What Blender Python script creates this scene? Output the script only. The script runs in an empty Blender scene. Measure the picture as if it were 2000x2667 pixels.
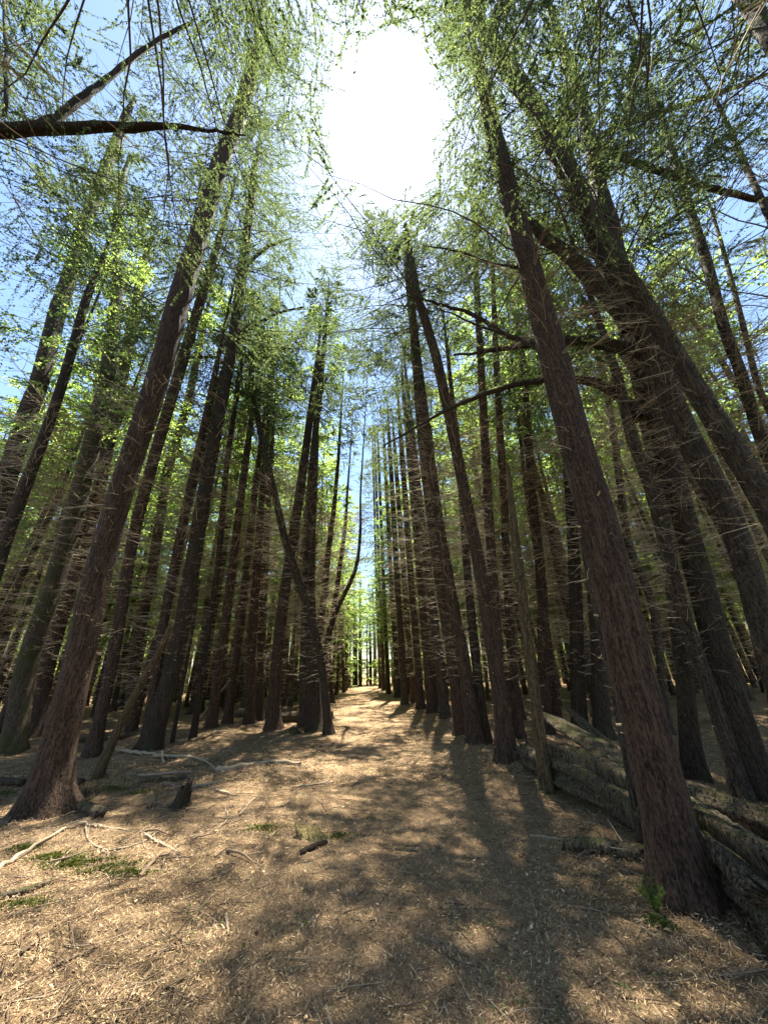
import bpy, math
import numpy as np
from mathutils import Matrix, Vector

SC = bpy.context.scene
# ------------------------------------------------------------------ camera
F = 900.0                                   # focal length in pixels of the 2000x2667 photograph
CAMH = 1.5
_z = np.array([930.0 - 1000.0, 600.0 + 1333.5, -F]); _z /= np.linalg.norm(_z)
_y = np.array([0, 0, -1.0]) + _z[2] * _z; _y /= np.linalg.norm(_y)
_x = np.cross(_y, _z)
RM = np.array([_x, _y, _z])
CAM = np.array([0.0, 0.0, CAMH])
cd = bpy.data.cameras.new('camera'); cam = bpy.data.objects.new('camera', cd)
SC.collection.objects.link(cam)
M4 = Matrix([list(r) + [0] for r in RM] + [[0, 0, 0, 1]]); M4.translation = Vector(CAM)
cam.matrix_world = M4
cd.sensor_width = 36.0; cd.lens = F / 2667 * 36.0; cd.clip_start = 0.05; cd.clip_end = 2000
SC.camera = cam

def ray(px, py): return RM @ np.array([px - 1000.0, 1333.5 - py, -F])

# ------------------------------------------------------------------ light
SUN = ray(1005, 330); SUN /= np.linalg.norm(SUN)
EL = math.asin(SUN[2]); AZ = math.atan2(SUN[0], SUN[1])
W = bpy.data.worlds.new('World'); SC.world = W; W.use_nodes = True
nt = W.node_tree; N = nt.nodes; L = nt.links
bg = N['Background']
sky = N.new('ShaderNodeTexSky'); sky.sky_type = 'NISHITA'; sky.sun_disc = False
sky.sun_elevation = EL; sky.sun_rotation = AZ; sky.air_density = 1.2; sky.dust_density = .25; sky.ozone_density = 2.0
# the sun and the bright air around it (aureole), by direction
tc = N.new('ShaderNodeTexCoord'); nrm = N.new('ShaderNodeVectorMath'); nrm.operation = 'NORMALIZE'
dt = N.new('ShaderNodeVectorMath'); dt.operation = 'DOT_PRODUCT'; dt.inputs[1].default_value = tuple(SUN)
L.new(tc.outputs['Generated'], nrm.inputs[0]); L.new(nrm.outputs[0], dt.inputs[0])
mx = N.new('ShaderNodeMath'); mx.operation = 'MAXIMUM'; mx.inputs[1].default_value = 0; L.new(dt.outputs['Value'], mx.inputs[0])
p1 = N.new('ShaderNodeMath'); p1.operation = 'POWER'; p1.inputs[1].default_value = 620; L.new(mx.outputs[0], p1.inputs[0])
m1 = N.new('ShaderNodeMath'); m1.operation = 'MULTIPLY'; m1.inputs[1].default_value = 34; L.new(p1.outputs[0], m1.inputs[0])
p2 = N.new('ShaderNodeMath'); p2.operation = 'POWER'; p2.inputs[1].default_value = 30; L.new(mx.outputs[0], p2.inputs[0])
m2 = N.new('ShaderNodeMath'); m2.operation = 'MULTIPLY_ADD'; m2.inputs[1].default_value = .6; L.new(p2.outputs[0], m2.inputs[0]); L.new(m1.outputs[0], m2.inputs[2])
ad = N.new('ShaderNodeMix'); ad.data_type = 'RGBA'; ad.blend_type = 'ADD'; ad.inputs[0].default_value = 1
L.new(sky.outputs[0], ad.inputs[6]); L.new(m2.outputs[0], ad.inputs[7]); L.new(ad.outputs[2], bg.inputs[0])
bg.inputs[1].default_value = 0.062
sl = bpy.data.lights.new('sun', 'SUN'); sl.energy = 5.0; sl.angle = math.radians(0.48); sl.color = (1, 0.94, 0.82)
so = bpy.data.objects.new('sun', sl); SC.collection.objects.link(so)
so.rotation_euler = Vector(SUN).to_track_quat('Z', 'Y').to_euler(); so.location = (0, 0, 40)
SC.view_settings.view_transform = 'Standard'; SC.view_settings.look = 'None'
SC.view_settings.exposure = 2.4; SC.view_settings.gamma = 1
cy = SC.cycles
cy.max_bounces = 6; cy.diffuse_bounces = 4; cy.glossy_bounces = 1; cy.transmission_bounces = 4; cy.transparent_max_bounces = 4
cy.use_denoising = True

# ------------------------------------------------------------------ mesh helpers
rng = np.random.default_rng(11)
class MB:
    """collects quads; .build links them as ONE mesh object"""
    def __init__(s): s.V = []; s.Q = []; s.n = 0
    def add(s, v, q):
        v = np.asarray(v, float).reshape(-1, 3); s.V.append(v); s.Q.append(np.asarray(q, np.int64).reshape(-1, 4) + s.n); s.n += len(v)
    def tubes(s, P, Rr, n=3):
        """P [M,K,3] centre lines, Rr [M,K] radii"""
        P = np.asarray(P, float); Rr = np.asarray(Rr, float)
        if P.ndim == 2: P = P[None]; Rr = Rr[None]
        M, K, _ = P.shape
        if M == 0: return
        T = np.gradient(P, axis=1); T /= np.linalg.norm(T, axis=2, keepdims=True) + 1e-9
        ref = np.where(np.abs(T[:, :1, 2:3]) > 0.75, np.array([1.0, 0, 0]), np.array([0, 0, 1.0]))
        A = np.cross(T, ref); A /= np.linalg.norm(A, axis=2, keepdims=True) + 1e-9
        B = np.cross(T, A)
        th = np.arange(n) * 2 * np.pi / n
        V = P[:, :, None] + Rr[:, :, None, None] * (A[:, :, None] * np.cos(th)[:, None] + B[:, :, None] * np.sin(th)[:, None])
        idx = np.arange(M * K * n).reshape(M, K, n)
        q = np.stack([idx[:, :-1], np.roll(idx[:, :-1], -1, 2), np.roll(idx[:, 1:], -1, 2), idx[:, 1:]], -1)
        s.add(V, q)
    def leaves(s, C, D, U, ln, wd):
        """diamond leaflets: centre start C, direction D, side U"""
        ln = np.asarray(ln)[:, None]; wd = np.asarray(wd)[:, None]
        V = np.stack([C, C + D * ln * .45 + U * wd, C + D * ln, C + D * ln * .45 - U * wd], 1)
        s.add(V, np.arange(len(C) * 4).reshape(-1, 4))
    def mesh(s, name, mat, smooth=True):
        V = np.concatenate(s.V) if s.V else np.zeros((0, 3)); Q = np.concatenate(s.Q) if s.Q else np.zeros((0, 4), int)
        me = bpy.data.meshes.new(name); me.vertices.add(len(V)); me.vertices.foreach_set('co', V.astype(np.float32).ravel())
        me.loops.add(len(Q) * 4); me.loops.foreach_set('vertex_index', Q.astype(np.int32).ravel())
        me.polygons.add(len(Q)); me.polygons.foreach_set('loop_start', np.arange(0, len(Q) * 4, 4, dtype=np.int32))
        try: me.polygons.foreach_set('loop_total', np.full(len(Q), 4, np.int32))
        except Exception: pass
        me.update(calc_edges=True)
        if smooth: me.polygons.foreach_set('use_smooth', np.ones(len(Q), bool))
        me.materials.append(mat)
        return me
    def build(s, name, mat, parent=None, smooth=True):
        o = bpy.data.objects.new(name, s.mesh(name, mat, smooth)); SC.collection.objects.link(o)
        if parent: o.parent = parent
        return o

def tag(o, label=None, cat=None, group=None, kind=None):
    for k, v in (('label', label), ('category', cat), ('group', group), ('kind', kind)):
        if v: o[k] = v
    return o
def empty(name, loc):
    o = bpy.data.objects.new(name, None); SC.collection.objects.link(o); o.location = tuple(loc); o.empty_display_size = .2
    return o
def unit(v): return v / (np.linalg.norm(v, axis=-1, keepdims=True) + 1e-9)

# ------------------------------------------------------------------ materials
def mat(name):
    m = bpy.data.materials.new(name); m.use_nodes = True
    return m, m.node_tree, m.node_tree.nodes['Principled BSDF']
def nd(t, typ, **k):
    n = t.nodes.new(typ)
    for a, b in k.items(): setattr(n, a, b)
    return n
def ramp(t, src, stops):
    r = nd(t, 'ShaderNodeValToRGB'); e = r.color_ramp.elements
    while len(e) < len(stops): e.new(.5)
    for i, (p, c) in enumerate(stops): e[i].position = p; e[i].color = (*c, 1)
    t.links.new(src, r.inputs[0]); return r.outputs[0]
def noise(t, scale, sc=(1, 1, 1), detail=5, rough=.6, coord='Object'):
    c = nd(t, 'ShaderNodeTexCoord'); mp = nd(t, 'ShaderNodeMapping'); mp.inputs['Scale'].default_value = sc
    n = nd(t, 'ShaderNodeTexNoise'); n.inputs['Scale'].default_value = scale; n.inputs['Detail'].default_value = detail; n.inputs['Roughness'].default_value = rough
    t.links.new(c.outputs[coord], mp.inputs[0]); t.links.new(mp.outputs[0], n.inputs[0]); return n.outputs['Fac']
def mixc(t, fac, a, b):
    m = nd(t, 'ShaderNodeMix', data_type='RGBA')
    for sck, v in ((m.inputs[0], fac), (m.inputs[6], a), (m.inputs[7], b)):
        if hasattr(v, 'links'): t.links.new(v, sck)
        elif isinstance(v, tuple): sck.default_value = (*v, 1)
        else: sck.default_value = v
    return m.outputs[2]
def bump(t, b, h, strength, dist):
    n = nd(t, 'ShaderNodeBump'); n.inputs['Strength'].default_value = strength; n.inputs['Distance'].default_value = dist
    t.links.new(h, n.inputs['Height']); t.links.new(n.outputs[0], b.inputs['Normal'])
def bark(name, dark, light, moss=0.0, up=False, mossc=(.055, .06, .02)):
    m, t, b = mat(name)
    n = noise(t, 9, (4.2, 4.2, .42), 8, .72); big = noise(t, 1.6, (1, 1, .6), 3)
    c = ramp(t, n, [(.36, tuple(a * .6 for a in dark)), (.47, dark), (.56, tuple((a + b_) / 2 for a, b_ in zip(dark, light))), (.72, light)])
    vo = nd(t, 'ShaderNodeTexVoronoi'); vo.inputs['Scale'].default_value = 2.6; vc = nd(t, 'ShaderNodeTexCoord'); vm = nd(t, 'ShaderNodeMapping'); vm.inputs['Scale'].default_value = (1.6, 1.6, .8)
    t.links.new(vc.outputs['Object'], vm.inputs[0]); t.links.new(vm.outputs[0], vo.inputs[0])
    c = mixc(t, ramp(t, vo.outputs['Distance'], [(.07, (.85,) * 3), (.13, (0, 0, 0))]), c, tuple(a * .5 for a in dark))
    fine = noise(t, 70, (1, 1, .35), 3)
    c = mixc(t, ramp(t, fine, [(.42, (0, 0, 0)), (.7, (.55,) * 3)]), c, tuple(v * 1.5 for v in light))
    if moss:
        pat = noise(t, 5.5, (1, 1, 1), 6, .7); am = nd(t, 'ShaderNodeMath', operation='MULTIPLY'); t.links.new(pat, am.inputs[0])
        if up:
            g = nd(t, 'ShaderNodeNewGeometry'); sp = nd(t, 'ShaderNodeSeparateXYZ'); t.links.new(g.outputs['Normal'], sp.inputs[0])
            mr = nd(t, 'ShaderNodeMapRange'); mr.inputs[1].default_value = -.4; mr.inputs[2].default_value = .8; t.links.new(sp.outputs[2], mr.inputs[0]); t.links.new(mr.outputs[0], am.inputs[1])
        else: t.links.new(big, am.inputs[1]); 
        lo = (.62 - .3 * moss) * (1 if up else .55)
        c = mixc(t, ramp(t, am.outputs[0], [(lo, (0, 0, 0)), (lo + .12, (.85,) * 3)]), c, mossc)
    t.links.new(c, b.inputs['Base Color']); b.inputs['Roughness'].default_value = .9; b.inputs['Specular IOR Level'].default_value = .2
    ad_ = nd(t, 'ShaderNodeMath', operation='ADD'); t.links.new(n, ad_.inputs[0]); t.links.new(fine, ad_.inputs[1])
    bump(t, b, ad_.outputs[0], 1.0, .045)
    return m
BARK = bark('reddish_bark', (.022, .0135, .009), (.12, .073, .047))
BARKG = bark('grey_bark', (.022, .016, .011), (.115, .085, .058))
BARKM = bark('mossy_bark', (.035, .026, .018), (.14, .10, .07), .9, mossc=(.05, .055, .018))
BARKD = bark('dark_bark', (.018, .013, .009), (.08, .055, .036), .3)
PALEW = bark('bare_wood', (.04, .026, .014), (.17, .12, .06), .35, mossc=(.10, .09, .03))
LOGM = bark('rotten_wood', (.025, .02, .014), (.23, .18, .11), .5, True, (.10, .10, .03))
LOGX = None
def twigmat(name, a, b_):
    m, t, b = mat(name); g = nd(t, 'ShaderNodeNewGeometry')
    t.links.new(mixc(t, g.outputs['Random Per Island'], a, b_), b.inputs['Base Color']); b.inputs['Roughness'].default_value = .8
    b.inputs['Specular IOR Level'].default_value = .3
    return m
TWIG = twigmat('dead_twig', (.13, .095, .06), (.48, .39, .25))
LIMB = twigmat('limb_bark', (.05, .035, .025), (.12, .09, .06))
def leafmat(name, stops, tmul=1.6, tr=.5):
    m, t, b = mat(name); g = nd(t, 'ShaderNodeNewGeometry')
    c = ramp(t, g.outputs['Random Per Island'], stops)
    b.inputs['Roughness'].default_value = .55; b.inputs['Specular IOR Level'].default_value = .25; t.links.new(c, b.inputs['Base Color'])
    tl = nd(t, 'ShaderNodeBsdfTranslucent')
    mu = nd(t, 'ShaderNodeMix', data_type='RGBA', blend_type='MULTIPLY'); mu.inputs[0].default_value = 1; mu.inputs[7].default_value = (tmul * 1.5, tmul * 1.55, tmul * .92, 1)
    t.links.new(c, mu.inputs[6]); t.links.new(mu.outputs[2], tl.inputs[0])
    ms = nd(t, 'ShaderNodeMixShader'); ms.inputs[0].default_value = tr
    t.links.new(b.outputs[0], ms.inputs[1]); t.links.new(tl.outputs[0], ms.inputs[2])
    t.links.new(ms.outputs[0], t.nodes['Material Output'].inputs['Surface'])
    return m
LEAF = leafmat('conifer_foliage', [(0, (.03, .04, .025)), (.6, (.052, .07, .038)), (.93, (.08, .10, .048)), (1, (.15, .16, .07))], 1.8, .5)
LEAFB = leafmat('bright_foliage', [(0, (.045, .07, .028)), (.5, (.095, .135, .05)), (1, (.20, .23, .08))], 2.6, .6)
MOSS = leafmat('moss', [(0, (.04, .045, .012)), (.6, (.085, .095, .022)), (1, (.19, .19, .04))], .8, .2)
SPRIG = leafmat('sprig_green', [(0, (.04, .075, .02)), (1, (.11, .16, .04))], 1.4, .4)

def groundmat(name, bright):
    m, t, b = mat(name)
    big = noise(t, .9, (1, 1, 1), 4); mid = noise(t, 14, (1, 1, 1), 6, .75); fine = noise(t, 90, (1, 1, 1), 4, .8)
    c = ramp(t, mid, [(.3, (.05 * bright, .031 * bright, .019 * bright)), (.52, (.155 * bright, .102 * bright, .056 * bright)), (.75, (.28 * bright, .192 * bright, .11 * bright))])
    c = mixc(t, ramp(t, fine, [(.4, (0, 0, 0)), (.65, (.7,) * 3)]), c, (.35 * bright, .243 * bright, .142 * bright))
    c = mixc(t, ramp(t, big, [(.52, (0, 0, 0)), (.68, (.45,) * 3)]), c, (.07, .06, .025))
    t.links.new(c, b.inputs['Base Color']); b.inputs['Roughness'].default_value = .95; b.inputs['Specular IOR Level'].default_value = .1
    ad_ = nd(t, 'ShaderNodeMath', operation='ADD'); t.links.new(mid, ad_.inputs[0]); t.links.new(fine, ad_.inputs[1])
    bump(t, b, ad_.outputs[0], .9, .03)
    return m
GROUND = groundmat('forest_floor', 1.15); PATH = groundmat('path_litter', 1.35)
def littermat(name, stops):
    m, t, b = mat(name); g = nd(t, 'ShaderNodeNewGeometry')
    t.links.new(ramp(t, g.outputs['Random Per Island'], stops), b.inputs['Base Color']); b.inputs['Roughness'].default_value = .8
    b.inputs['Specular IOR Level'].default_value = .2
    return m
LITTER = littermat('fallen_needles', [(0, (.045, .028, .014)), (.38, (.18, .113, .057)), (.8, (.43, .295, .155)), (1, (.62, .47, .27))])
PALES = littermat('bleached_stick', [(0, (.13, .095, .06)), (1, (.36, .285, .19))])
STICK = littermat('stick_wood', [(0, (.07, .045, .028)), (.6, (.18, .125, .08)), (1, (.34, .26, .17))])
SAWN = bark('rotten_pale_wood', (.12, .085, .035), (.42, .33, .15), .5, True, (.12, .12, .03))

# ------------------------------------------------------------------ ground
def pathx(y): return -0.18 - 0.062 * (y - 9.0)
def sstep(a, b, x): x = np.clip((x - a) / (b - a), 0, 1); return x * x * (3 - 2 * x)
def hgt(x, y):
    x = np.asarray(x, float); y = np.asarray(y, float)
    r = np.sqrt(x * x + y * y); fade = 1 - sstep(14, 30, r)
    off = sstep(1.2, 2.6, np.abs(x - pathx(y)))
    h = .022 * np.sin(1.3 * x + .7 * y) + .016 * np.sin(2.9 * x - 1.7 * y + 1)
    h = h + off * (.03 + .035 * np.sin(2.1 * x + 3.3 * y + 2) * np.sin(1.7 * y - .8 * x) + .018 * np.sin(6.3 * x + 1) * np.sin(5.7 * y))
    h = h + .007 * np.sin(9 * x + 4 * y) * np.sin(8 * y - 3 * x)
    h = h + .09 * np.exp(-(((x + 1.02) / .38) ** 2 + ((y - 5.45) / .26) ** 2))      # low mound round the rotten stump
    return h * fade
def gnd(px, py, dz=0.0):
    r = ray(px, py); z = 0.0
    for _ in range(6):
        t = (z + dz - CAMH) / r[2]; p = CAM + r * t; z = float(hgt(p[0], p[1]))
    return CAM + r * t, t * F
s_ = np.linspace(-1, 1, 420); gx = 260 * np.sinh(5.6 * s_) / np.sinh(5.6)
sy = np.linspace(-.25, 1, 560); gy = 4 + 300 * np.sinh(5.6 * sy) / np.sinh(5.6)
X, Y = np.meshgrid(gx, gy, indexing='ij')
g = MB(); idx = np.arange(X.size).reshape(X.shape)
g.add(np.stack([X, Y, hgt(X, Y)], -1), np.stack([idx[:-1, :-1], idx[1:, :-1], idx[1:, 1:], idx[:-1, 1:]], -1))
tag(g.build('ground', GROUND), 'brown forest floor under needle litter', kind='structure')
yy = np.concatenate([np.arange(-1, 14, .12), np.arange(14, 75, .6)]); uu = np.linspace(-1, 1, 25)
hw = 1.3 + .16 * np.sin(1.9 * yy) + .1 * np.sin(4.3 * yy + 1)
PX = pathx(yy)[:, None] + hw[:, None] * uu; PY = yy[:, None] + 0 * uu
PZ = hgt(PX, PY) + .006 * (1 - np.abs(uu) ** 6 * 1.6) + np.where(PY > 14, .03, 0) * (1 - np.abs(uu) ** 6)
g = MB(); idx = np.arange(PX.size).reshape(PX.shape)
g.add(np.stack([PX, PY, PZ], -1), np.stack([idx[:-1, :-1], idx[:-1, 1:], idx[1:, 1:], idx[1:, :-1]], -1))
tag(g.build('path', PATH), 'trodden needle covered footpath running straight between the trees', kind='structure')

# ------------------------------------------------------------------ trees
def in_gap(p, deg=6.1):
    """the opening in the canopy through which the sun comes"""
    d = unit(p - CAM); c = d @ SUN
    n = 1.6 * np.sin(p[..., 0] * 3.1 + p[..., 2] * 2) * np.sin(p[..., 1] * 2.6) + 1.2 * np.sin(p[..., 0] * 9 + p[..., 2] * 6) * np.sin(p[..., 1] * 8)
    return np.degrees(np.arccos(np.clip(c, -1, 1))) < deg + n
def axis_interp(P, Rr, z):
    return np.stack([np.interp(z, P[:, 2], P[:, i]) for i in range(3)], -1), np.interp(z, P[:, 2], Rr)

def trunk_mesh(mb, P, Rr, n=20, dz=.08, rough=.05, flare=.6, seed=0):
    r_ = np.random.default_rng(seed)
    z = np.arange(P[0, 2], P[-1, 2], dz); C, R0 = axis_interp(P, Rr, z)
    th = np.arange(n) * 2 * np.pi / n; ph = r_.uniform(0, 6.28, 12)
    zz, tt = np.meshgrid(z, th, indexing='ij'); q = np.zeros_like(zz)
    for i, (k, m) in enumerate([(3, .7), (5, 1.9), (7, 3.1), (9, 5.3), (4, 9), (8, 13)]): q += np.sin(k * tt + m * zz + ph[i]) / (i * .4 + 1.4)
    fl = flare * np.exp(-(zz - P[0, 2] - .1).clip(0) / .2) * (.8 + .75 * np.cos(4 * tt + ph[7]) * np.cos(3 * tt + ph[8])) + .3 * flare * np.exp(-(zz - P[0, 2]) / .8)
    rr = R0[:, None] * (1 + rough * q + fl)
    V = np.stack([C[:, 0:1] + rr * np.cos(tt), C[:, 1:2] + rr * np.sin(tt), zz], -1)
    idx = np.arange(zz.size).reshape(zz.shape)
    mb.add(V, np.stack([idx[:-1], np.roll(idx[:-1], -1, 1), np.roll(idx[1:], -1, 1), idx[1:]], -1))

def dead_twigs(mb, P, Rr, z0, z1, n, Lmax, r_, sub=4, off=None, thick=1.0, cull=None):
    z = r_.uniform(z0, z1, n) if n else np.zeros(0)
    if n == 0: return
    C, R0 = axis_interp(P, Rr, z); az = r_.uniform(0, 2 * np.pi, n)
    h = (z - z0) / max(z1 - z0, .1)
    Ln = Lmax * (.2 + .8 * h ** .7) * (.15 + 1.05 * r_.uniform(0, 1, n) ** 1.5)
    D = np.stack([np.cos(az), np.sin(az), r_.uniform(-.28, .3, n)], -1); D = unit(D)
    K = 6; s = np.linspace(0, 1, K)
    side = unit(np.cross(D, [0, 0, 1.0])); bend = r_.normal(0, .16, (n, 1, 1)); sag = r_.normal(.02, .14, (n, 1))
    Pt = C[:, None] + (D * 1)[:, None] * (R0[:, None, None] * .6 + s[None, :, None] * Ln[:, None, None])
    Pt = Pt + side[:, None] * bend * (s ** 2)[None, :, None] * Ln[:, None, None]
    Pt[:, :, 2] += sag * s ** 2 * Ln[:, None]
    Pt += r_.normal(0, .018, Pt.shape) * np.linspace(0, 1, K)[None, :, None] * Ln[:, None, None].clip(.3)
    r0 = thick * (.0035 + .0045 * Ln / max(Lmax, .1)) * r_.uniform(.7, 1.3, n)
    Rt = r0[:, None] * (1 - .75 * s)
    keep = np.ones(n, bool) if cull is None else ~cull(Pt).any(1)
    mb.tubes(Pt[keep], Rt[keep], 3)
    if sub:
        i = r_.integers(0, n, n * sub); k = r_.integers(1, K - 1, n * sub); fr = r_.uniform(0, 1, n * sub)[:, None]
        S = Pt[i, k] * (1 - fr) + Pt[i, k + 1] * fr
        T = unit(Pt[i, k + 1] - Pt[i, k]); sd = unit(np.cross(T, [0, 0, 1.0])) * r_.choice([-1, 1], n * sub)[:, None]
        d = unit(T * .8 + sd * r_.uniform(.4, 1.1, (n * sub, 1)) + r_.normal(0, .22, (n * sub, 3)))
        l = Ln[i] * r_.uniform(.12, .42, n * sub)
        s3 = np.linspace(0, 1, 4); Q = S[:, None] + d[:, None] * s3[None, :, None] * l[:, None, None] + (T * .25)[:, None] * (s3 ** 2)[None, :, None] * l[:, None, None]
        Q[:, :, 2] += r_.normal(.05, .12, (n * sub, 1)) * s3 ** 2 * l[:, None]
        kp = keep[i]
        mb.tubes(Q[kp], (r0[i] * .5)[kp, None] * (1 - .6 * s3)[None], 3)

def crown(lm, br, P, Rr, z0, z1, nb, nt_, nl, Lmax, r_, leaf=(.05, .014), cull=None, sparse=.0, inner=.3):
    """live branches with side twigs and leaflets: br branches, lm leaflets"""
    z = z0 + (z1 - z0) * r_.uniform(0, 1, nb) ** .75
    C, R0 = axis_interp(P, Rr, z); az = r_.uniform(0, 2 * np.pi, nb); h = (z - z0) / (z1 - z0)
    Ln = Lmax * (1 - h) ** .42 * r_.uniform(.55, 1.15, nb) + .25
    D = unit(np.stack([np.cos(az), np.sin(az), .25 * h + r_.normal(.05, .14, nb)], -1)); K = 9; s = np.linspace(0, 1, K)
    side = unit(np.cross(D, [0, 0, 1.0]))
    Pt = C[:, None] + D[:, None] * (s[None, :, None] * Ln[:, None, None])
    Pt[:, :, 2] += (-.30 * s ** 1.6 + .16 * s ** 3)[None] * Ln[:, None] * (1 - .6 * h[:, None])
    Pt += side[:, None] * r_.normal(0, .1, (nb, 1, 1)) * (s ** 2)[None, :, None] * Ln[:, None, None]
    Pt[:, 1:] += np.cumsum(r_.normal(0, .011, (nb, K - 1, 3)), 1) * Ln[:, None, None]
    Rb = (.0035 + .0035 * Ln)[:, None] * (1 - .85 * s)[None]
    kb = np.ones(nb, bool) if cull is None else ~cull(Pt).any(1)
    br.tubes(Pt[kb], Rb[kb], 4)
    # side twigs
    M = nb * nt_; i = np.repeat(np.arange(nb), nt_); t = (inner + (1 - inner) * r_.uniform(0, 1, M) ** .85) * (K - 1.001); k = t.astype(int); fr = (t - k)[:, None]
    S = Pt[i, k] * (1 - fr) + Pt[i, k + 1] * fr; T = unit(Pt[i, k + 1] - Pt[i, k])
    sd = unit(np.cross(T, [0, 0, 1.0])) * r_.choice([-1, 1], M)[:, None]
    d = unit(T * .75 + sd * r_.uniform(.5, 1.1, (M, 1)) + r_.normal(0, .2, (M, 3)) + np.array([0, 0, -.12]))
    l = (Ln[i] * (.42 - .3 * t / K) + .14) * r_.uniform(.5, 1.25, M)
    s3 = np.linspace(0, 1, 4); Q = S[:, None] + d[:, None] * s3[None, :, None] * l[:, None, None]
    Q[:, :, 2] += -.18 * (s3 ** 2)[None] * l[:, None]
    kt = np.ones(M, bool) if cull is None else ~(cull(Q).any(1))
    kt &= r_.uniform(size=M) < np.clip(r_.uniform(0, 1, nb) * 2.4 - .7, .03, 1)[i]
    br.tubes(Q[kt], np.full((kt.sum(), 1), .0019) * (1.2 - s3)[None], 3)
    # leaflets
    Mi = np.nonzero(kt & (r_.uniform(size=M) > sparse))[0]; j = np.repeat(Mi, nl); n = len(j)
    t = r_.uniform(.05, 1, n) * 2.999; k = t.astype(int); fr = (t - k)[:, None]
    S = Q[j, k] * (1 - fr) + Q[j, k + 1] * fr; T = unit(Q[j, k + 1] - Q[j, k])
    d = unit(T * .9 + unit(np.cross(T, [0, 0, 1.0])) * r_.normal(0, .5, (n, 1)) + r_.normal(0, .22, (n, 3)) + np.array([0, 0, -.12])); U = unit(np.cross(d, r_.normal(0, .5, (n, 3)) + [0, 0, 1]))
    sz = r_.uniform(.6, 1.35, n)
    lm.leaves(S + r_.normal(0, .008, (n, 3)), d, U, leaf[0] * sz, leaf[1] * sz)

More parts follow.
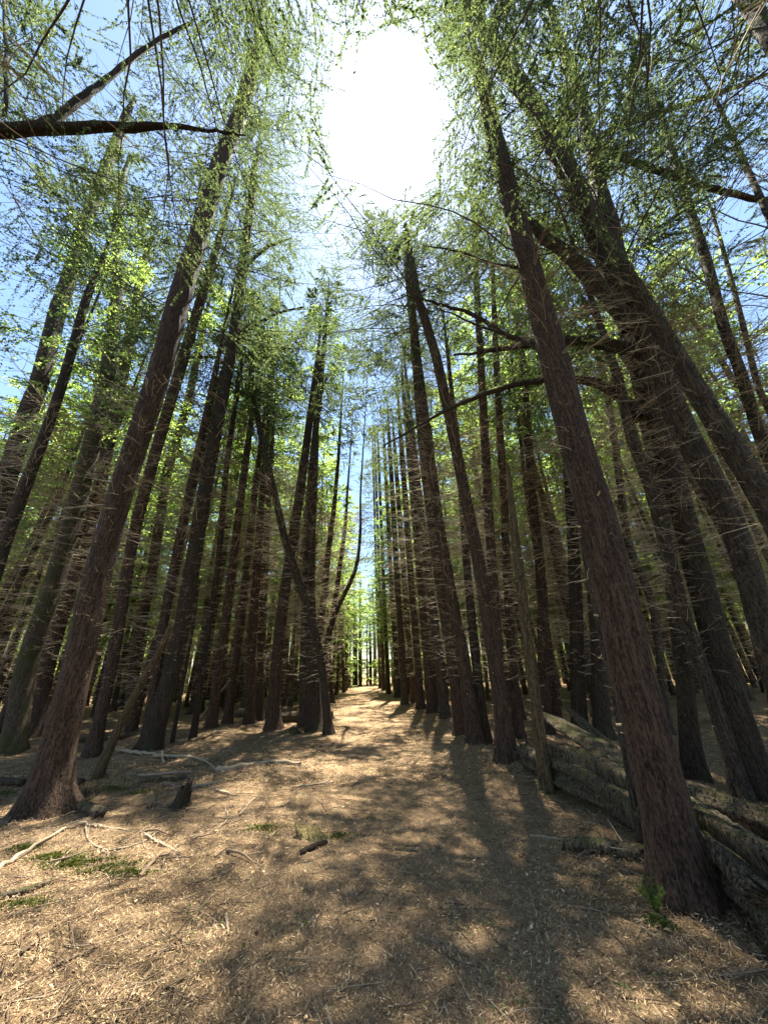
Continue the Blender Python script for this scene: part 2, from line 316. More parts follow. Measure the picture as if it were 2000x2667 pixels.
CULL = lambda p: in_gap(p) | (np.linalg.norm(p - CAM, axis=-1) < 1.5)
NTREE = [0]
HT = []; CNT = {}
def px_tree(pts, label, D=None, H=15.0, m=BARK, name='conifer_tree', cat='tree', group=None, twigs=(1.2, 7.0, 120, 1.1), cr=(6.5, 60, 2.2), sub=4,
            flare=.6, snag=False, leafs=None, near=True, clean=0.0, wscale=1.0, lean=0.0):
    """pts: (px, py, width px) up the trunk, from its base; the trunk stands in the vertical plane through its base"""
    NTREE[0] += 1; r_ = np.random.default_rng(1000 + NTREE[0] * 7)
    if not snag: H = H + (6.0 if H >= 13 else 3.5)
    if D is None:
        b, d = gnd(pts[0][0], pts[0][1]); Yp = b[1]
    else:
        r = ray(pts[0][0], pts[0][1]); Yp = (r * (D / pts[0][2]))[1]
    P = []; R_ = []
    for (x, y, w) in pts:
        r = ray(x, y); t = Yp / r[1]; P.append(CAM + r * t); rr = RM @ np.array([1.0, 0, 0])
        wd = w / F * (t * F) / 2; R_.append(wd * wscale / math.sqrt(1 + ((x - 1000) / F) ** 2))
    P = np.array(P); R_ = np.array(R_)
    if D is not None:                                  # extend down to the ground
        dd = P[1] - P[0] if len(P) > 1 else np.array([0, 0, 1.0]); k = (P[0, 2]) / max(dd[2], .05)
        b = P[0] - dd * k; b[2] = hgt(b[0], b[1]); P = np.vstack([b, P]) if P[0, 2] > .15 else P; R_ = np.append(R_[0] * 1.03, R_) if len(P) > len(R_) else R_
        b = P[0].copy()
    b = P[0].copy(); b[2] = float(hgt(b[0], b[1]))
    P[0, 2] = b[2]
    foot = b.copy(); foot[2] -= .12; P = np.vstack([foot, P]); R_ = np.append(R_[0], R_)
    o = np.argsort(P[:, 2], kind='stable'); P = P[o]; R_ = R_[o]
    if not snag and cr: H = max(H, P[-1, 2] + 4.0)
    if P[-1, 2] < H and not snag:
        k = max(0, len(P) - 4); sl = (P[-1] - P[k]) / (P[-1, 2] - P[k, 2] + 1e-6); zt = P[-1, 2]
        e = np.linspace(0, 1, 6)[1:]
        ext = P[-1] + np.outer(e * (H - zt), np.array([sl[0] * .6, sl[1] * .6, 1])); P = np.vstack([P, ext])
        R_ = np.concatenate([R_, R_[-1] * (1 - .9 * e)])
    if not snag: R_ = np.minimum(R_, np.interp(P[:, 2], [0, H], [9, .012 + 0 * H])) if False else R_
    while not snag and H > 12 and in_gap(P[-1], 8.6):                      # the crown ends below the opening in the canopy
        H -= .4; k = P[:, 2] < H; e = np.array([np.interp(H, P[:, 2], P[:, i]) for i in range(3)]); R_ = np.append(R_[k], .02); P = np.vstack([P[k], e])
    # smooth the centre line
    zs = np.arange(P[0, 2], P[-1, 2], .25); C = np.stack([np.interp(zs, P[:, 2], P[:, i]) for i in range(3)], -1); Rs = np.interp(zs, P[:, 2], R_)
    ker = np.array([1, 2, 3, 2, 1.]) / 9
    for _ in range(2):
        for A in (C[:, 0], C[:, 1], Rs):
            pad = np.concatenate([[A[0]] * 2, A, [A[-1]] * 2]); A[:] = np.convolve(pad, ker, 'valid')
    P, R_ = C, Rs
    root = empty(name, b)
    loc = P - b
    dist = math.hypot(b[0], b[1])
    tm = MB(); trunk_mesh(tm, loc, R_, n=28 if dist < 8 else 14, dz=.05 if dist < 8 else .12, rough=.035, flare=flare, seed=NTREE[0])
    trk = tm.build('trunk', m, root)
    cul = lambda p: CULL(p + b)
    tw = MB()
    z0, z1, n, Lm = twigs
    if not snag: n = int(n * 2.6); z1 += 1.5; Lm *= 1.35
    dead_twigs(tw, loc, R_, z0, min(z1, loc[-1, 2]), n, Lm, r_, sub, cull=cul, thick=1.0 if dist < 8 else 1.5)
    # short broken stubs low on the trunk
    ns = 3 if R_[4] < .06 else int(26 if dist < 8 else 14); z = r_.uniform(.5, max(z1, 1), ns); Cc, R0 = axis_interp(loc, R_, z); az = r_.uniform(0, 6.28, ns)
    Dd = np.stack([np.cos(az), np.sin(az), r_.uniform(-.1, .4, ns)], -1); s = np.array([0, 1.0])
    Pt = Cc[:, None] + Dd[:, None] * (R0[:, None, None] * .8 + s[None, :, None] * r_.uniform(.03, .09, ns)[:, None, None])
    tw.tubes(Pt, np.tile(r_.uniform(.006, .011, ns)[:, None], (1, 2)), 5)
    tag(tw.build('dead_twigs', TWIG, root), kind='stuff')
    if cr and not snag:
        z0, nb, Lm = cr; z0 += 1.6 if dist < 9.5 else 2.6 if dist < 17 else -.8
        lm = MB(); br = MB()
        close = dist < 9.5
        crown(lm, br, loc, R_, z0, H - .1, int(nb * (1.35 if b[0] < 0 else .85 if dist < 7 else .68)), 28 if close else 20, 66 if close else 30, Lm * 1.5, r_, leaf=(.036, .0085) if close else (.06, .017), cull=cul)
        tag(br.build('live_branches', LIMB, root), kind='stuff')
        tag(lm.build('foliage', leafs or LEAF, root, smooth=False), kind='stuff')
    tag(root, label, cat, group)
    ph = label.split(',')[0].split(' with ')[0].split(); ph = ph[:9] if 'row' in ph[:9] else ph[:8]
    while ph[-1] in ('the', 'of', 'at', 'and', 'in', 'its', 'by', 'to', 'on', 'a', 'from', 'behind', 'between', 'right', 'left', 'just', 'close', 'beside', 'over'): ph.pop()
    HT.append((pts[0][0], pts[0][1], ' '.join(ph)))
    return root, b, P, R_, Yp

def limb(root, b, Yp, pts, m=BARKD, twn=14, yo=(0, 0), name='limb', leafn=0):
    """a heavy side limb drawn through pixel points, its far end yo metres nearer or farther than the trunk"""
    P = []; R_ = []
    for i, (x, y, w) in enumerate(pts):
        r = ray(x, y); f = i / (len(pts) - 1); t = (Yp + yo[0] * (1 - f) + yo[1] * f) / r[1]; P.append(CAM + r * t - b); R_.append(w * t / 2)
    P = np.array(P); R_ = np.array(R_); u = np.linspace(0, 1, len(P)); v = np.linspace(0, 1, 26)
    Q = np.stack([np.interp(v, u, P[:, i]) for i in range(3)], -1); Rq = np.interp(v, u, R_)
    for _ in range(3): Q[1:-1] = (Q[:-2] + Q[1:-1] * 2 + Q[2:]) / 4
    r_ = np.random.default_rng(int(abs(pts[0][0]) * 7 + abs(pts[0][1])))
    Q[1:-1] += r_.normal(0, .008, (24, 3))
    mb = MB(); mb.tubes(Q, Rq * (1 + .06 * r_.normal(size=26)), 10)
    # side twigs
    n = twn
    if n:
        i = r_.integers(4, 24, n); T = unit(Q[i + 1] - Q[i]); sd = unit(np.cross(T, [0, 0, 1.0])) * r_.choice([-1, 1], n)[:, None]
        d = unit(T * .7 + sd * .7 + r_.normal(0, .35, (n, 3))); l = r_.uniform(.2, .8, n); s = np.linspace(0, 1, 5)
        S = Q[i][:, None] + d[:, None] * s[None, :, None] * l[:, None, None]; S[:, :, 2] -= .12 * s ** 2 * l[:, None]
        mb.tubes(S, (.004 * (1.15 - s))[None] * np.ones((n, 1)), 3)
    o = mb.build(name, m, root); return o

T = px_tree
# ---- left of the path
L1 = T([(112, 2120, 100), (150, 1960, 92), (175, 1862, 84), (215, 1680, 78), (252, 1500, 71), (331, 1230, 61), (413, 989, 57), (470, 770, 54), (521, 603, 44), (575, 422, 40), (624, 301, 36), (665, 150, 32)],
       'thick reddish brown trunk with flared foot, the closest tree left of the path', H=14.5, flare=1.05, wscale=1.08, twigs=(1.6, 6.5, 90, .8), cr=(6.5, 150, 2.9))
L2 = T([(33, 1962, 70), (66, 1741, 62), (148, 1500, 58), (223, 1230, 52), (280, 989, 44), (307, 760, 36), (303, 603, 27), (316, 482, 20)],
       'green mossy trunk just behind the nearest big trunk at the left edge', m=BARKM, H=13, twigs=(1.3, 7, 110, .9), cr=(6.5, 60, 2.0))
T([(95, 1922, 46), (122, 1741, 44), (195, 1500, 40), (255, 1290, 38), (305, 1050, 34), (345, 850, 30), (372, 700, 26)],
  'brown trunk showing between the mossy trunk and the nearest big left trunk', H=14)
L4 = T([(-180, 1960, 84), (-60, 1500, 66), (57, 1122, 56), (107, 989, 52), (148, 820, 48), (190, 700, 42), (215, 603, 38), (283, 422, 30), (330, 300, 24)],
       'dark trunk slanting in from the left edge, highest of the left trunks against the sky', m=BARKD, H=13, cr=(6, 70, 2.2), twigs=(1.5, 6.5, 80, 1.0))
T([(-92, 1800, 40), (-40, 1600, 38), (20, 1400, 36), (75, 1250, 34), (130, 1100, 31), (175, 960, 28), (225, 780, 24)], 'slim dark trunk parallel to the slanting one at the left edge', D=.30, m=BARKD, H=14)
L6 = T([(386, 1958, 62), (434, 1801, 50), (479, 1620, 45), (497, 1500, 43), (530, 1303, 38), (574, 1062, 33), (609, 881, 30), (634, 700, 26), (645, 603, 23), (665, 430, 17)],
       'almost black mossy trunk between the leaning pale pole and the path', m=BARKD, H=15, twigs=(2.0, 8, 130, .9), cr=(7, 110, 2.7), flare=.5)
T([(268, 1843, 36), (295, 1725, 36), (322, 1544, 34), (355, 1363, 33), (422, 1122, 31), (476, 941, 29), (548, 700, 24)], 'brown trunk right behind the nearest big left trunk, crossing its upper stem', D=.33, H=21)
T([(337, 1885, 34), (352, 1700, 31), (395, 1500, 29), (437, 1224, 26), (494, 1037, 23), (530, 850, 18)], 'brown trunk rising behind the leaning pale pole', H=14)
T([(400, 1800, 28), (430, 1600, 26), (476, 1363, 23), (542, 1062, 19)], 'slender trunk left of the almost black trunk', D=.27, H=14)
T([(503, 1926, 20), (545, 1620, 18), (567, 1500, 17), (590, 1212, 15), (627, 953, 13)], 'thin dark pole tree right of the almost black mossy trunk', m=BARKD, H=11, cr=(7, 26, 1.2), twigs=(1, 7, 80, .8), flare=.2)
T([(449, 1936, 13), (470, 1810, 11), (500, 1660, 9), (520, 1500, 7)], 'very thin dark stem beside the foot of the almost black trunk', m=BARKD, H=4, cr=None, snag=True, name='dead_sapling', cat='sapling', twigs=(.8, 2.5, 20, .4), flare=.1)
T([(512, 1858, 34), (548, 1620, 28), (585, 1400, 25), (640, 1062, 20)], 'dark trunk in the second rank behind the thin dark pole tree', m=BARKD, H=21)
T([(557, 1840, 27), (579, 1680, 25), (603, 1500, 23), (640, 1200, 19)], 'brown trunk of the left rank with a splayed foot', H=15, D=.34)
T([(600, 1835, 22), (620, 1680, 21), (640, 1500, 20), (668, 1250, 17)], 'narrow brown trunk midway between the thin pole tree and the reddish trunk', H=14, D=.31)
T([(651, 1846, 26), (660, 1620, 24), (669, 1500, 22), (687, 1242, 18)], 'straight brown trunk behind the mossy fallen log on the left', D=.36, H=21)
T([(676, 1842, 24), (684, 1620, 22), (692, 1400, 20)], 'straight trunk close behind the left reddish trunk', D=.36, H=15, m=BARKG)
L17 = T([(711, 1900, 36), (716, 1780, 32), (723, 1681, 30), (748, 1500, 28), (779, 1303, 25), (811, 1062, 18), (826, 941, 12)],
        'reddish trunk standing alone left of the path with a leafy tuft at its top', H=10.5, cr=(8.2, 40, 1.2), leafs=LEAFB, twigs=(1.5, 8.5, 170, 1.0))
T([(850, 1838, 20), (835, 1700, 22), (808, 1604, 24), (778, 1514, 23), (741, 1405, 21), (717, 1290, 19), (681, 1146, 17), (660, 1013, 15), (652, 930, 10)],
  'crooked dark trunk leaning left across its straight neighbours', m=BARKD, D=.22, H=12, cr=(9.5, 26, 1.4))
T([(793, 1890, 27), (794, 1681, 25), (797, 1500, 23), (810, 1242, 19), (835, 1000, 15), (850, 830, 10)], 'light brown straight trunk at the left edge of the path', m=BARKG, H=13, cr=(8.5, 50, 1.6))
T([(820, 1866, 36), (812, 1680, 34), (805, 1538, 30), (812, 1350, 24), (822, 1150, 18)], 'dark stout trunk behind the light brown one at the left edge of the path', m=BARKD, D=.42, H=14)
T([(828, 1848, 26), (836, 1760, 25), (845, 1706, 24), (862, 1622, 22), (887, 1563, 19), (916, 1516, 16), (933, 1462, 13), (940, 1369, 10), (938, 1300, 7)],
  'dark trunk bending right over the path, last of the left row', m=BARKD, D=.36, wscale=.72, H=13, cr=(9.5, 26, 1.2))
T([(850, 1760, 15), (862, 1622, 14), (874, 1559, 13), (891, 1432, 11), (900, 1369, 9), (905, 1280, 6)], 'slim dark trunk forking up behind the bent one', m=BARKD, D=.30, H=14, cr=(10, 26, 1.0))
T([(815, 1835, 20), (830, 1643, 18), (843, 1571, 17), (853, 1453, 15), (870, 1327, 12), (881, 1200, 9), (890, 1050, 5)], 'slim trunk reaching highest beside the gap over the path', m=BARKD, D=.30, H=14, cr=(10, 26, 1.1))
# ---- right of the path
R1 = T([(1782, 2318, 150), (1762, 2250, 140), (1741, 2163, 131), (1701, 1982, 122), (1652, 1801, 116), (1616, 1620, 111), (1594, 1500, 108), (1541, 1303, 93), (1487, 1122, 80), (1446, 941, 72), (1412, 820, 62), (1380, 700, 54), (1335, 542, 50), (1286, 362, 44), (1268, 271, 38), (1250, 180, 30)],
       'biggest trunk in view, reddish bark, standing close on the right', H=12.5, flare=.55, wscale=1.05, twigs=(2.6, 6, 60, .8), cr=(5.2, 80, 2.2))
R2 = T([(2150, 2150, 100), (2095, 2000, 92), (2030, 1800, 86), (1977, 1604, 80), (1931, 1423, 76), (1883, 1303, 74), (1775, 1122, 72), (1708, 941, 70), (1666, 820, 68), (1603, 723, 64), (1540, 580, 58), (1494, 482, 55), (1404, 301, 50), (1340, 200, 44), (1283, 120, 38)],
       'grey barked forked trunk behind and right of the biggest trunk', m=BARKG, H=13, twigs=(2.4, 6, 70, .8), cr=(5.6, 90, 2.4))
T([(2440, 2260, 100), (2200, 1740, 92), (2040, 1400, 80), (1958, 1242, 76), (1880, 1122, 70), (1802, 1001, 60), (1735, 881, 52), (1660, 760, 44)],
  'trunk slanting steeply in from the right edge beyond the grey forked one', m=BARKG, D=.30, H=12, cr=(5.6, 70, 2.2), twigs=(2, 6, 80, .9))
R4 = T([(1975, 2070, 92), (1940, 1922, 88), (1877, 1741, 84), (1847, 1604, 78), (1800, 1423, 70), (1753, 1242, 64), (1714, 1122, 58), (1687, 1001, 52), (1640, 850, 44)],
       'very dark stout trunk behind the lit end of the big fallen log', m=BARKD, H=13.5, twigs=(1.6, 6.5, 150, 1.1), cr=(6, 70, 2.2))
R4b = T([(1928, 2080, 56), (1895, 1922, 50), (1850, 1790, 46), (1790, 1650, 42), (1741, 1453, 38), (1687, 1242, 35), (1639, 1140, 32), (1620, 1020, 28)],
        'brown curved trunk just left of the very dark stout one', m=BARKG, H=12.5, twigs=(1.4, 6, 90, 1.0), cr=(6.2, 50, 2.0))
T([(1802, 2030, 58), (1785, 1801, 50), (1765, 1620, 46), (1735, 1400, 40), (1700, 1200, 34), (1660, 1000, 28)], 'dark straight trunk seen between the biggest trunk and the curved one', m=BARKD, H=14)
T([(1752, 1960, 26), (1722, 1741, 24), (1700, 1560, 24), (1633, 1423, 22), (1597, 1122, 20), (1567, 959, 17)], 'slender trunk half hidden behind the biggest trunk on its right side', D=.22, m=BARKG, H=14)
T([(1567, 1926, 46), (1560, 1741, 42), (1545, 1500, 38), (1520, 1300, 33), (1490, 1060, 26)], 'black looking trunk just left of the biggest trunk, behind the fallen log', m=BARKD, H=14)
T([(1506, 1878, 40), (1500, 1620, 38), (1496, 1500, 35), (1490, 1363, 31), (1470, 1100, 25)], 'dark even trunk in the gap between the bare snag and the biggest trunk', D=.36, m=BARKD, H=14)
T([(1416, 1848, 35), (1414, 1620, 31), (1405, 1450, 27), (1386, 1303, 24), (1374, 1122, 21), (1362, 941, 17)], 'brown trunk right behind the bare snag', D=.34, H=14)
R10 = T([(1424, 2058, 36), (1398, 1862, 32), (1375, 1681, 30), (1352, 1500, 26), (1337, 1363, 21), (1328, 1262, 13), (1322, 1200, 4)], 'pale barkless snag with a broken top, in front of the fallen log', m=PALEW, snag=True,
        name='dead_tree', cat='dead tree', twigs=(1.2, 3.4, 26, .5), H=4, cr=None, flare=.35)
T([(1347, 1920, 27), (1330, 1681, 25), (1319, 1500, 23), (1313, 1303, 21), (1301, 1122, 19), (1289, 881, 16), (1283, 700, 12)], 'slim straight trunk immediately left of the bare snag', D=.24, H=13)
R11 = T([(1323, 1980, 46), (1300, 1801, 38), (1271, 1620, 36), (1253, 1500, 34), (1214, 1303, 30), (1178, 1122, 28), (1139, 941, 25), (1084, 760, 21), (1058, 600, 15)],
        'reddish trunk with dark knots, frontmost of the right row after the snag', H=14.5, twigs=(2.5, 8, 130, 1.2), cr=(8.6, 125, 3.1))
T([(1303, 1900, 32), (1296, 1700, 29), (1283, 1500, 27), (1270, 1303, 25), (1261, 1122, 23), (1252, 941, 20), (1241, 760, 17), (1236, 603, 13)], 'straight brown trunk rising behind the frontmost knotty one', D=.27, H=14)
T([(1238, 1936, 44), (1211, 1741, 34), (1188, 1620, 31), (1166, 1500, 29), (1134, 1303, 25), (1112, 1122, 22), (1089, 941, 19), (1063, 700, 15)], 'reddish trunk leaning slightly left over the path, second in the right row', H=15, cr=(8.4, 110, 3.0), flare=.5)
T([(1203, 1912, 36), (1182, 1741, 30), (1142, 1500, 27), (1115, 1303, 23), (1095, 1122, 20), (1080, 941, 16)], 'reddish trunk leaning left, third in the right row', H=15, cr=(8.4, 75, 2.4))
T([(1262, 1925, 30), (1241, 1741, 24), (1223, 1560, 22), (1211, 1423, 20), (1196, 1200, 17)], 'darker trunk squeezed between the first two reddish trunks of the right row', m=BARKD, D=.26, H=13)
rr = [(1160, 1872, 25, 1117), (1140, 1862, 20, 1100), (1124, 1856, 22, 1093), (1096, 1844, 20, 1070), (1078, 1838, 16, 1052), (1054, 1828, 17, 1034), (1036, 1812, 13, 1018), (1012, 1800, 11, 998), (1000, 1793, 9, 988), (990, 1788, 8, 980)]
rl = ['fourth trunk of the right row, knotty and straight', 'fifth trunk of the right row, thinner and greyer', 'sixth trunk of the right row, dark with a splayed foot', 'seventh trunk of the right row, beside the bright patch of path',
      'eighth trunk of the right row, thin and pale brown', 'ninth trunk of the right row, where the path narrows', 'tenth trunk of the right row, tiny with distance', 'eleventh trunk of the right row, close to the far end of the path',
      'twelfth trunk of the right row, close to the far end of the path', 'last trunk of the right row at the far end of the path']
for (x, y, w, x2), lb in zip(rr, rl):
    T([(x, y, w), (x2, 1500, w * .84), (x2 - (x - x2) * .9, 1180, w * .66)], lb, D=.33, H=14.5, m=[BARK, BARKG][w % 2], cr=(7, 46, 1.9), group='trees in the row right of the path')
T([(1666, 2214, 20), (1633, 1982, 17), (1597, 1801, 15), (1560, 1640, 14), (1530, 1500, 14), (1512, 1393, 13), (1480, 1200, 10), (1455, 1050, 6)], 'thin crooked stem growing in front of the fallen log beside the biggest trunk',
  m=BARKG, H=5, cr=None, snag=True, name='sapling', cat='sapling', twigs=(1.2, 4, 24, .6), flare=.2)
R17 = T([(2130, 1500, 44), (2060, 1330, 40), (1976, 1140, 36), (1922, 941, 33), (1892, 892, 32), (1844, 693, 29), (1784, 512, 25), (1741, 362, 20), (1700, 240, 14)],
        'slim dark trunk crossing the sky at the upper right', m=BARKD, D=.24, H=12.5, cr=(6, 60, 2.2), twigs=(2, 7, 110, 1.3))
T([(2150, 1380, 26), (2040, 1130, 23), (1976, 1030, 20), (1934, 844, 17), (1886, 663, 13), (1850, 540, 9)], 'thinner trunk close beside the slim one at the upper right', m=BARKG, D=.18, H=13, cr=(6.5, 50, 2.0))
T([(2260, 1200, 30), (2090, 790, 25), (2000, 560, 21), (1964, 482, 19), (1910, 362, 15), (1860, 250, 10)], 'thin trunk at the right edge near the top of the view', m=BARKD, D=.16, H=11, cr=(5.2, 60, 2.2))
# trees whose feet are out of frame, their limbs and crowns show along the edges
RC = T([(2480, 1100, 110), (2250, 560, 86), (2080, 210, 66), (1980, 60, 52), (1930, -20, 46)], 'out of focus dark trunk in the top right corner', m=BARKG, D=.24, H=12, cr=(5.6, 90, 2.4), twigs=(3, 6, 40, .8))
LC = T([(-520, 1200, 100), (-330, 700, 80), (-230, 400, 60), (-160, 180, 48), (-100, -60, 38)], 'tree off the left edge that sends two heavy dark limbs into view', m=BARKD, D=.28, H=12, cr=(5.2, 90, 2.5), twigs=(3, 6, 40, .9))
# heavy limbs
_, b, P_, R__, Yp = LC
limb(LC[0], b, Yp, [(-210, 352, 34), (0, 343, 31), (120, 334, 28), (331, 331, 22), (450, 327, 13), (567, 343, 7), (640, 352, 3)], yo=(0, .3), twn=30)
limb(LC[0], b, Yp, [(60, 338, 22), (120, 325, 22), (180, 285, 19), (241, 235, 17), (330, 165, 13), (416, 102, 10), (500, 60, 7)], yo=(.1, .5), twn=24)
limb(LC[0], b, Yp, [(-150, 100, 12), (20, 340, 10), (15, 100, 8), (10, -40, 6)], yo=(0, .2), twn=14)
_, b, P_, R__, Yp = R2
limb(R2[0], b, Yp, [(1640, 850, 46), (1579, 765, 40), (1482, 663, 32), (1410, 615, 26), (1362, 560, 20), (1320, 500, 12), (1290, 440, 6)], m=BARKG, yo=(0, -.25), twn=16)
limb(R2[0], b, Yp, [(1603, 700, 52), (1588, 600, 48), (1570, 542, 44), (1557, 482, 40), (1524, 301, 33), (1490, 200, 28), (1464, 133, 24), (1430, 20, 16), (1405, -60, 10)], m=BARKG, yo=(0, .4), twn=10, name='second_stem')
limb(R2[0], b, Yp, [(1690, 920, 38), (1645, 911, 34), (1542, 887, 28), (1458, 887, 22), (1362, 899, 16), (1271, 917, 10), (1180, 925, 5)], yo=(0, .6), twn=24)
limb(R2[0], b, Yp, [(1400, 893, 16), (1330, 880, 14), (1289, 857, 12), (1229, 815, 10), (1139, 790, 7), (1060, 770, 4)], yo=(.45, 1.0), twn=18)
limb(R2[0], b, Yp, [(1548, 370, 18), (1650, 425, 17), (1784, 470, 16), (1900, 505, 15), (2000, 524, 14)], yo=(.1, .6), twn=20)
limb(R2[0], b, Yp, [(1540, 365, 16), (1640, 315, 15), (1753, 283, 13), (1880, 240, 11), (2000, 193, 8)], yo=(.1, .5), twn=20)
_, b, P_, R__, Yp = R4b
limb(R4b[0], b, Yp, [(1665, 1090, 32), (1640, 1050, 30), (1570, 1000, 24), (1494, 983, 20), (1416, 989, 17), (1325, 1001, 14), (1181, 1056, 10), (1080, 1115, 7), (1000, 1160, 4)], m=BARKG, yo=(0, .8), twn=26)
_, b, P_, R__, Yp = R1
for k, q in enumerate([[(1440, 940, 10), (1350, 880, 8), (1250, 850, 6), (1130, 800, 3)], [(1380, 700, 9), (1290, 690, 7), (1180, 650, 5), (1100, 640, 2)]]):
    limb(R1[0], b, Yp, q, yo=(0, .6), twn=22)
_, b, P_, R__, Yp = L6
for q in [[(608, 890, 12), (660, 850, 9), (720, 815, 7), (790, 800, 4)], [(600, 960, 11), (560, 930, 9), (500, 930, 6)], [(640, 690, 11), (700, 640, 8), (760, 620, 4)]]:
    limb(L6[0], b, Yp, q, yo=(0, .4), twn=12)
HAND_END = NTREE[0]

# trees beside and behind the camera: their crowns close the top of the view and shade the floor
def place_plain(x, y, label, H=13.0, r=.15, cr=(7.5, 200, 2.7)):
    NTREE[0] += 1; r_ = np.random.default_rng(5000 + NTREE[0]); b = np.array([x, y, float(hgt(x, y))])
    zs = np.arange(-.1, H, .3); P = np.stack([.04 * np.sin(zs * .7 + x), .04 * np.cos(zs * .6 + y) - .04, zs], -1); R_ = r * (1 - .9 * zs.clip(0) / H)
    root = empty('conifer_tree', b); tm = MB(); trunk_mesh(tm, P, R_, 14, .12, .04, .5, NTREE[0]); tm.build('trunk', BARK, root)
    cul = lambda p: CULL(p + b)
    tw = MB(); dead_twigs(tw, P, R_, 1.8, 6, 60, 1.0, r_, 4, cull=cul); tag(tw.build('dead_twigs', TWIG, root), kind='stuff')
    lm = MB(); br = MB(); crown(lm, br, P, R_, cr[0], H - .1, int(cr[1] * .8), 28, 66, cr[2] * 1.35, r_, leaf=(.034, .008), cull=cul, sparse=.1)
    tag(br.build('live_branches', LIMB, root), kind='stuff'); tag(lm.build('foliage', LEAF, root, smooth=False), kind='stuff')
    tag(root, label, 'tree'); return root
place_plain(-2.2, 0.35, 'tree beside the camera on the left whose foliage fills the top left of the view', H=19)
place_plain(-.4, -.9, 'tree behind the camera on the left, foliage along the middle of the top edge', H=21)
place_plain(2.4, 0.2, 'tree beside the camera on the right, foliage along the top edge near the corner', H=19)
place_plain(1.9, -.9, 'tree behind the camera on the right, foliage along the top edge', H=21)

# ------------------------------------------------------------------ the stand behind, from a few prototypes
protos = []
for k in range(14):
    r_ = np.random.default_rng(300 + k); H = 19 + r_.uniform(-1.2, 1.2); zs = np.arange(-.12, H, .3)
    a1, a2 = r_.uniform(0, 6, 2); P = np.stack([.10 * np.sin(zs * .35 + a1) + .03 * np.sin(zs * 1.1), .10 * np.cos(zs * .3 + a2), zs], -1); P[:, :2] -= P[0, :2]
    R_ = (.115 + .018 * (k % 3)) * (1 - .88 * zs.clip(0) / H)
    tm = MB(); trunk_mesh(tm, P, R_, 10, .2, .05, .55, k)
    tw = MB(); dead_twigs(tw, P, R_, .4, 9.5, 330 if k < 7 else 190, 1.6, r_, 5, thick=1.6 if k < 7 else 2.0)
    lm = MB(); br = MB(); crown(lm, br, P, R_, (7.8 if k < 7 else 3.4) + .9 * (k % 3), H - .1, 70 if k < 7 else 90, 22, 20, 2.8, r_, leaf=(.072, .025) if k < 7 else (.09, .030))
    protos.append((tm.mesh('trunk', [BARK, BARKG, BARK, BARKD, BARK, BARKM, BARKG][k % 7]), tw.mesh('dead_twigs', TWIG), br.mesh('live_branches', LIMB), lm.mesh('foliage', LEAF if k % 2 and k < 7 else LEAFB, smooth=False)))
hand = [o.location.copy() for o in SC.objects if o.type == 'EMPTY']
def proj(p):
    v = RM.T @ (np.asarray(p) - CAM); return 1000 + F * v[0] / -v[2], 1333.5 - F * v[1] / -v[2], -v[2]
cand = []
r_ = np.random.default_rng(77)
for i in range(-28, 29):
    for j in range(0, 30):
        x = i * 1.9 + r_.normal(0, .42) + 1.0; y = 6.5 + j * 2.05 + r_.normal(0, .55)
        dx = x - pathx(y)
        if -2.3 + .7 * sstep(20, 32, y) < dx < 2.35 - .75 * sstep(20, 32, y): continue
        X_, Y_, d = proj((x, y, 1.5))
        if d < 1 or X_ < -350 or X_ > 2350: continue
        if any((h.x - x) ** 2 + (h.y - y) ** 2 < 1.3 ** 2 for h in hand): continue
        if math.hypot(x, y) < 9.5: continue
        if x < 0 and abs(dx) < 4.6 and y < 18: continue
        if abs(dx) < 4.2 and x > 0 and y < 15: continue
        if r_.uniform() < .12: continue
        cand.append((math.hypot(x, y), x, y))
cand.sort()
def inst(me, name, root):
    o = bpy.data.objects.new(name, me); SC.collection.objects.link(o); o.parent = root; return o
near_, far_ = cand[:235], cand[235:]
for k, (d, x, y) in enumerate(near_):
    root = empty('conifer_tree', (x, y, float(hgt(x, y))))
    s = r_.uniform(.85, 1.08); root.scale = (s * r_.uniform(.7, 1.3),) * 2 + (s,); root.rotation_euler = (r_.normal(0, .03), r_.normal(0, .03), r_.uniform(0, 6.28))
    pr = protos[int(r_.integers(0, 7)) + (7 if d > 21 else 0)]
    for me, nm in zip(pr, ('trunk', 'dead_twigs', 'live_branches', 'foliage')):
        o = inst(me, nm, root)
        if nm != 'trunk': o['kind'] = 'stuff'
    side = 'left' if x < pathx(y) else 'right'
    zone = 'front ranks' if d < 17 else ('middle ranks' if d < 28 else 'far ranks')
    lab = f'slim straight conifer in the {zone} of the crowded stand {side} of the path'
    if k < 150:
        px_ = proj((x, y, 1.0))[0]; h = min(HT, key=lambda q: abs(q[0] - px_)); sd = 'left' if px_ < h[0] else 'right'
        key = (h[2], sd); CNT[key] = CNT.get(key, 0) + 1
        nth = ['nearest', 'second', 'third', 'fourth', 'fifth', 'sixth', 'seventh', 'eighth', 'ninth', 'tenth', 'eleventh', 'twelfth'][min(CNT[key] - 1, 11)]
        lab = f'{nth} conifer behind and {sd} of the {h[2]}'
    tag(root, lab, 'tree', f'trees in the {zone} {side} of the path')
